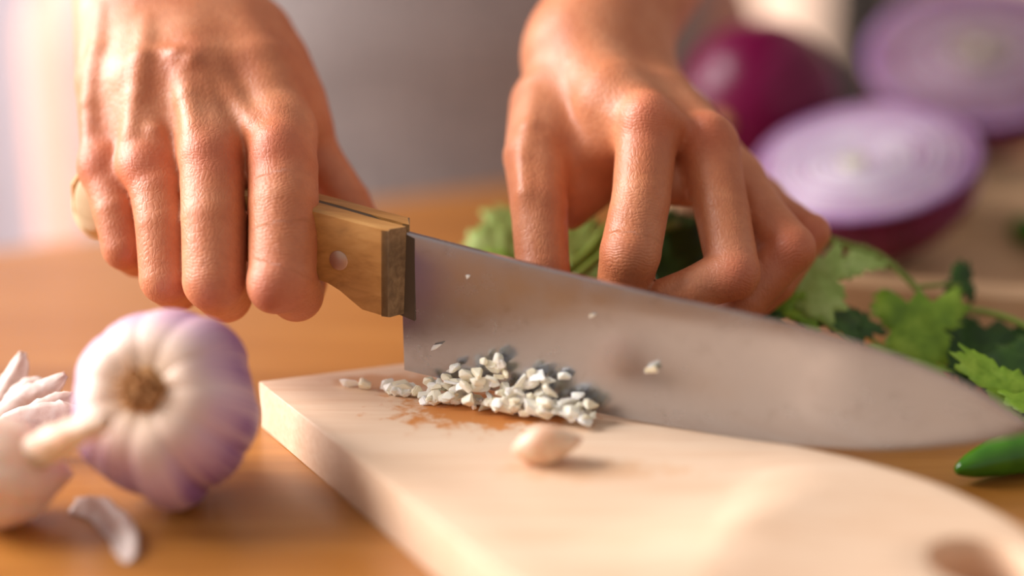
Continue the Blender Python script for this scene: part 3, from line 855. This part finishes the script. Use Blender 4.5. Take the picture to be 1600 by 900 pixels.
# ------------------------------------------------------------------ onions
def para_attr(o, para):
    at = o.data.attributes.new('para', 'FLOAT_VECTOR', 'POINT'); at.data.foreach_set('vector', np.array(para, np.float32).ravel())
def half_onion(label, centre, normal, R, depth, flesh, rim, nring=9, ecc=(.0, .0), seed=1):
    """half an onion: outer skin bowl plus the cut layers, each layer a ring of its own"""
    fr = frame(normal); base = centre.copy(); base[2] = (centre-fr[:, 2]*depth)[2]
    t_ = thing('red_onion_half', label, 'onion', base, 'halved red onions')
    seg = 72; prof = []
    for i in range(22):
        a = i/21*math.pi/2; prof.append((max(.05, R*math.cos(a)**.85), -depth*math.sin(a)))
    V, Fc = lathe(prof[::-1], seg, fr, centre)
    o = mesh_obj('skin', V, Fc[:-1], M_onion, t_)
    pr = []
    for i in range(22):
        for k in range(seg): a = 2*math.pi*k/seg; pr.append((math.cos(a)*2+seed, math.sin(a)*2, i/21))
    para_attr(o, pr)
    r_ = np.random.default_rng(seed)
    rad = np.linspace(1, .16, nring+1)**1.08*R*.985
    for i in range(nring):
        ro, ri = rad[i], rad[i+1]+.035; c = centre+fr[:, 0]*ecc[0]*(i/nring)*R+fr[:, 1]*ecc[1]*(i/nring)*R
        h = .02+.05*r_.random()
        prof = [(ro-.02, -1.0*(.3+.7*(1-i/nring))), (ro, -.05), (ro-.04, h), ((ro+ri)/2, h+.03), (ri+.04, h), (ri, -.05), (ri+.02, -.8*(.3+.7*(1-i/nring)))]
        V, Fc = lathe(prof, seg, fr, c, lambda a, q, w_=r_.normal()*.008, p=r_.random()*6: 1+w_*math.sin(2*a+p))
        mesh_obj('layer', V, Fc[:-2], M_rim if i == 0 else (rim if i in (1, 2, 4) else flesh), t_)
    # the membrane floor seen in the gaps between the layers
    mesh_obj('membrane', *lathe([(R*.97, -.12), (R*.97, -.04), (.05, -.02)], seg, fr, centre-fr[:, 2]*.02), M_line, t_)
    c = centre+fr[:, 0]*ecc[0]*R+fr[:, 1]*ecc[1]*R
    mesh_obj('core', *lathe([(rad[-1]*.95, -.6), (rad[-1]*.9, .03), (rad[-1]*.5, .1), (.03, .06)], 24, fr, c, lambda a, i: 1+.12*math.sin(3*a)), M_core2 if flesh is M_of3 else M_core, t_)
    if flesh is M_of3:
        mesh_obj('core_ring', *lathe([(1.75, -.1), (1.75, .11), (1.6, .15), (.3, .14)], 32, fr, c, lambda a, i: 1+.08*math.sin(3*a+1)), M_core2, t_)
        mesh_obj('sprout', *lathe([(.42, 0), (.4, .17), (.05, .22)], 20, fr, c), M_core, t_)
    return t_
half_onion('halved red onion with pale pink cut face turned up, nearest to the hand', P(1352, 258, 84)+[0, 0, .25], camdir(-.2, .82, .54), 5.25, 4.3, M_of, M_of2, 9, (-.1, 0), 2)
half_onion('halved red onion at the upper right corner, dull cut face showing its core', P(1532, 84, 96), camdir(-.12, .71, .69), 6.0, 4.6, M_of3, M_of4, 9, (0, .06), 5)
def whole_onion():
    c = P(1186, 172, 92)+[0, 0, .42]; fr = frame((.55, .75, .1)); R = 4.0
    t_ = thing('red_onion', 'whole dark purple red onion behind the fingers', 'onion', np.array([c[0], c[1], c[2]-R]))
    seg = 72; prof = []; pr = []
    for i in range(40):
        a = i/39*math.pi; rr = R*math.sin(a)**.9+.04; hh = -math.cos(a)*R*.93
        if i > 33: hh += .9*((i-33)/6)**2; rr = max(rr, .22)
        prof.append((rr, hh))
        for k in range(seg): b = 2*math.pi*k/seg; pr.append((math.cos(b)*2, math.sin(b)*2, i/39))
    o = mesh_obj('skin', *lathe(prof, seg, fr, c), M_onion, t_); para_attr(o, pr)
    mesh_obj('root_plate', *lathe([(.6, -R*.96), (.55, -R*.9), (.1, -R*.86)], 20, fr, c), M_root, t_)
whole_onion()

# ------------------------------------------------------------------ wooden tray with hollows
def tray():
    f0 = G(1312, 526, 0); f1 = G(1640, 556, 0)
    ux = (f1-f0); ux[2] = 0; ux /= np.linalg.norm(ux); uy = np.array([-ux[1], ux[0], 0])
    L, W, H, fl_ = 34.0, 24.0, 2.4, 1.0
    def rr(x0, x1, y0, y1, r, n=7):
        pts = []
        for cx, cy, a0 in ((x1-r, y0+r, -90), (x1-r, y1-r, 0), (x0+r, y1-r, 90), (x0+r, y0+r, 180)):
            for k in range(n):
                a = math.radians(a0+90*k/(n-1)); pts.append((cx+r*math.cos(a), cy+r*math.sin(a)))
        return pts
    W3 = lambda p, z: f0+ux*p[0]+uy*p[1]+np.array([0, 0, z])
    bm = bmesh.new()
    outer = rr(-10.5, L, 0, W, 3.0)
    hollows = [rr(-8.9, 8.4, 1.7, 13.6, 2.2), rr(10.3, L-1.6, 1.7, 11, 2.2)]
    def loop(pts, z): return [bm.verts.new(W3(p, z)) for p in pts]
    def ring(vs): return [bm.edges.new((vs[i], vs[(i+1) % len(vs)])) for i in range(len(vs))]
    ot = loop(outer, H); es = ring(ot); hts = []
    for h in hollows: q = loop(h, H); hts.append(q); es += ring(q)
    bmesh.ops.triangle_fill(bm, use_beauty=True, edges=es)
    ob_ = loop(outer, 0.0); bm.faces.new(ob_[::-1])
    for i in range(len(ot)): j = (i+1) % len(ot); bm.faces.new((ob_[i], ob_[j], ot[j], ot[i]))
    for h, q in zip(hollows, hts):
        c = np.mean(h, 0); low = loop([c+(np.array(p)-c)*.93 for p in h], fl_)
        bm.faces.new(low)
        for i in range(len(q)): j = (i+1) % len(q); bm.faces.new((q[j], q[i], low[i], low[j]))
    bmesh.ops.recalc_face_normals(bm, faces=bm.faces[:]); bm.verts.index_update()
    V = [tuple(x.co) for x in bm.verts]; Fc = [tuple(x.index for x in f.verts) for f in bm.faces]; bm.free()
    o = bevel(mesh_obj('wooden_tray', V, Fc, M_tray, smooth=False), .3, 3, 40)
    tag(o, 'thick wooden tray with hollows holding the onions', 'tray')
tray()

# ------------------------------------------------------------------ green chillies
def chili(label, pts, rad, stalk=None):
    pts = catmull(pts, 6); n = len(pts); rad = np.interp(np.linspace(0, 1, n), np.linspace(0, 1, len(rad)), rad)
    b = pts.mean(0).copy(); b[2] = pts[:, 2].min()-rad.max()
    t_ = thing('green_chilli', label, 'chilli', b)
    mesh_obj('pod', *tube(pts, rad, 20), M_chili, t_)
    d = pts[-1]-pts[-3]; d /= np.linalg.norm(d)
    mesh_obj('stalk', *tube(catmull([pts[-1]-d*.1, pts[-1]+d*.6, pts[-1]+d*1.6+[0, 0, .3]], 4), .16, 8), M_stem, t_)
a0 = G(1490, 742)
z_ = .78
chili('shiny green chilli on the table at the lower right, by the blade tip',
      [G(1493, 736, .5), G(1515, 728, .62), G(1560, 714, .78), G(1620, 702, .84), G(1720, 692, .8), G(1830, 690, .7)], [.12, .42, .68, .8, .72, .45])
chili('bright green chilli lying in the tray at the right edge', [G(1580, 356, 1.8), G(1592, 358, 1.8), G(1650, 366, 1.8), G(1720, 372, 1.8), G(1790, 372, 1.7)], [.1, .6, .8, .8, .4])

# ------------------------------------------------------------------ coriander
def leaf(parent, base, tip, normal, width, mat, seed, lobes=3, curl=.25, origin=None):
    r_ = np.random.default_rng(seed); base = np.array(base); tip = np.array(tip)
    y = tip-base; L = np.linalg.norm(y); y /= L
    n = np.array(normal, float); n -= y*n.dot(y); n /= np.linalg.norm(n); x = np.cross(y, n)
    K = 66; out = []
    for i in range(K):
        th = -2.35+4.7*i/(K-1); f = abs(math.cos(th*lobes/2*.92))
        rad = (.40+.34*f**.7)*(1+.10*(1 if (i % 6) < 3 else -1)*min(1, abs(((i % 6)-2.5)/2.5)))*(1+.05*r_.normal())
        rad *= 1-.16*abs(th)/2.35
        out.append((math.sin(th)*rad*width/1.1, .36+math.cos(th)*rad))
    V = [base]; Fc = []
    def pt(a, b, ctr):
        h = curl*(-(a/.6)**2*.35-(b-.4)**2*.5)*L+.035*L*math.sin(a*11+seed)*math.cos(b*9)
        return base+x*a*L+y*b*L+n*h
    V = [pt(0, .3, 0)]; rings = (.35, .7, 1.0)
    for q in rings:
        for a, b in out: V.append(pt(a*q, .3+(b-.3)*q, q))
    for i in range(K-1): Fc.append((0, 1+i, 2+i))
    for k in range(2):
        for i in range(K-1): Fc.append((1+k*K+i, 1+(k+1)*K+i, 2+(k+1)*K+i, 2+k*K+i))
    V.append(pt(0, .0, 1)); z = len(V)-1
    Fc += [(0, z, 1), (0, K, z)]
    V = np.array(V); V[:, 2] = np.maximum(V[:, 2], .04)
    return solid(mesh_obj('leaf', V, Fc, mat, parent), .022)
def sprig(label, stems, leaves):
    pts0 = np.array(stems[0][0][0]); b = pts0.copy(); b[2] = 0
    t_ = thing('coriander_sprig', label, 'coriander', b, 'coriander sprigs')
    for pts, r0, r1 in stems:
        c = catmull(pts, 6); mesh_obj('stem', *tube(c, np.linspace(r0, r1, len(c)), 8), M_stem, t_)
    for i, (bs, tp, nm, wd, mt, *cu) in enumerate(leaves):
        leaf(t_, bs, tp, nm, wd, mt, hash_(label)+i, 3, cu[0] if cu else .25)
def hash_(s): return sum(ord(c)*(i+3) for i, c in enumerate(s)) % 9973
cd = camdir
Q = lambda u, v, d: P(u, v, 66.5+(d-66.5)*.6)
sprig('coriander sprig reaching from under the little finger towards the tray, broad light leaf hanging',
      [([Q(1285, 372, 76), Q(1330, 385, 75.5), Q(1375, 400, 75), Q(1430, 448, 74), Q(1440, 465, 73.5)], .16, .12),
       ([Q(1430, 448, 74), Q(1480, 445, 74.5), Q(1500, 446, 75)], .09, .07)],
      [(Q(1436, 452, 73.5), Q(1432, 568, 71.2), cd(-.1, .4, .9), 1.05, M_leaf, .2),
       (Q(1500, 468, 75), Q(1505, 412, 75.5), cd(.2, .3, .9), .85, M_leafd, .2),
       (Q(1370, 395, 75), Q(1310, 425, 73.6), cd(-.1, .7, .7), .75, M_leafp, .2)])
sprig('light coriander leaf bunch hanging below the ring finger',
      [([Q(1290, 385, 74.5), Q(1270, 400, 73.6), Q(1255, 420, 72.6)], .1, .08)],
      [(Q(1265, 390, 73), Q(1290, 492, 71), cd(0, .45, .85), .95, M_leafp, .25),
       (Q(1240, 430, 72.6), Q(1210, 490, 71.4), cd(-.2, .5, .85), .9, M_leaf, .3),
       (Q(1262, 440, 73), Q(1255, 505, 72), cd(.1, .4, .9), .8, M_leafd, .3)])
sprig('dark coriander leaves just above the blade, below the hanging light leaf',
      [([Q(1450, 600, 69), Q(1400, 560, 70.5), Q(1350, 520, 72)], .09, .07)],
      [(Q(1365, 530, 71.5), Q(1330, 488, 72.5), cd(.1, .7, .7), 1.1, M_leafd, .2),
       (Q(1400, 560, 70), Q(1360, 540, 70.5), cd(0, .9, .4), 1.0, M_leaf, .2),
       (Q(1480, 590, 69), Q(1420, 560, 70), cd(0, .9, .4), 1.0, M_leaf, .2)])
sprig('coriander sprig at the right edge with an arching stem and dark leaves',
      [([Q(1475, 486, 75), Q(1530, 486, 74.5), Q(1590, 503, 73.5), Q(1650, 540, 72)], .12, .14)],
      [(Q(1500, 490, 75), Q(1500, 590, 72.5), cd(.4, .3, .85), .7, M_leafd, .2),
       (Q(1560, 495, 74.5), Q(1545, 600, 72), cd(-.2, .5, .8), 1.15, M_leafd, .2),
       (Q(1640, 560, 71), Q(1555, 565, 70.4), cd(.1, .6, .8), 1.1, M_leafd, .3),
       (Q(1640, 640, 69), Q(1570, 600, 69.4), cd(.2, .6, .8), 1.1, M_leafd, .3)])
sprig('bright yellow-green coriander leaf standing by the blade tip at the right edge',
      [([Q(1660, 640, 68.5), Q(1630, 620, 68.4), Q(1605, 615, 68)], .1, .08)],
      [(Q(1610, 632, 67.2), Q(1502, 556, 68.6), cd(-.35, .35, .5), .5, M_leaf, .1),
       (Q(1650, 650, 66.6), Q(1575, 610, 67.4), cd(.2, .5, .8), .9, M_leaf, .3)])
sprig('low coriander leaves between the curled fingers and the back of the blade',
      [([Q(1330, 540, 70), Q(1280, 500, 71), Q(1220, 490, 71.5)], .09, .07)],
      [(Q(1290, 500, 71), Q(1225, 475, 72), cd(0, .8, .5), 1.1, M_leaf, .2),
       (Q(1300, 520, 70.4), Q(1330, 485, 72.4), cd(.1, .7, .6), 1.1, M_leafd, .2),
       (Q(1230, 495, 71), Q(1165, 478, 71.6), cd(0, .8, .5), 1.1, M_leafd, .2)])
sprig('pale coriander bunch held under the thumb and fingers, behind the blade',
      [([P(890, 420, 70.5), P(925, 390, 71), P(950, 355, 71.8), P(990, 330, 73)], .22, .18),
       ([P(900, 435, 70), P(935, 405, 70.5), P(970, 380, 71), P(1060, 350, 73)], .2, .16),
       ([P(870, 440, 70), P(900, 410, 71), P(940, 395, 72), P(1040, 390, 73)], .18, .16)],
      [(P(800, 420, 73), P(745, 360, 74), cd(-.2, .5, .8), 1.1, M_leafp, .2),
       (P(830, 380, 74), P(770, 330, 75), cd(.1, .6, .8), 1.1, M_leafp, .2),
       (P(820, 440, 72), P(755, 400, 73), cd(-.1, .6, .8), 1., M_leaf, .2),
       (P(890, 440, 71.5), P(930, 350, 73), cd(.1, .5, .8), 1., M_leafp, .2),
       (P(920, 450, 72.5), P(890, 380, 73.5), cd(.1, .5, .8), 1.2, M_leaf, .2),
       (P(1040, 450, 71.5), P(1060, 340, 73), cd(.1, .5, .8), 1.2, M_leafd, .2),
       (P(1100, 440, 72), P(1070, 340, 74), cd(-.1, .5, .8), 1.2, M_leafd, .2)])
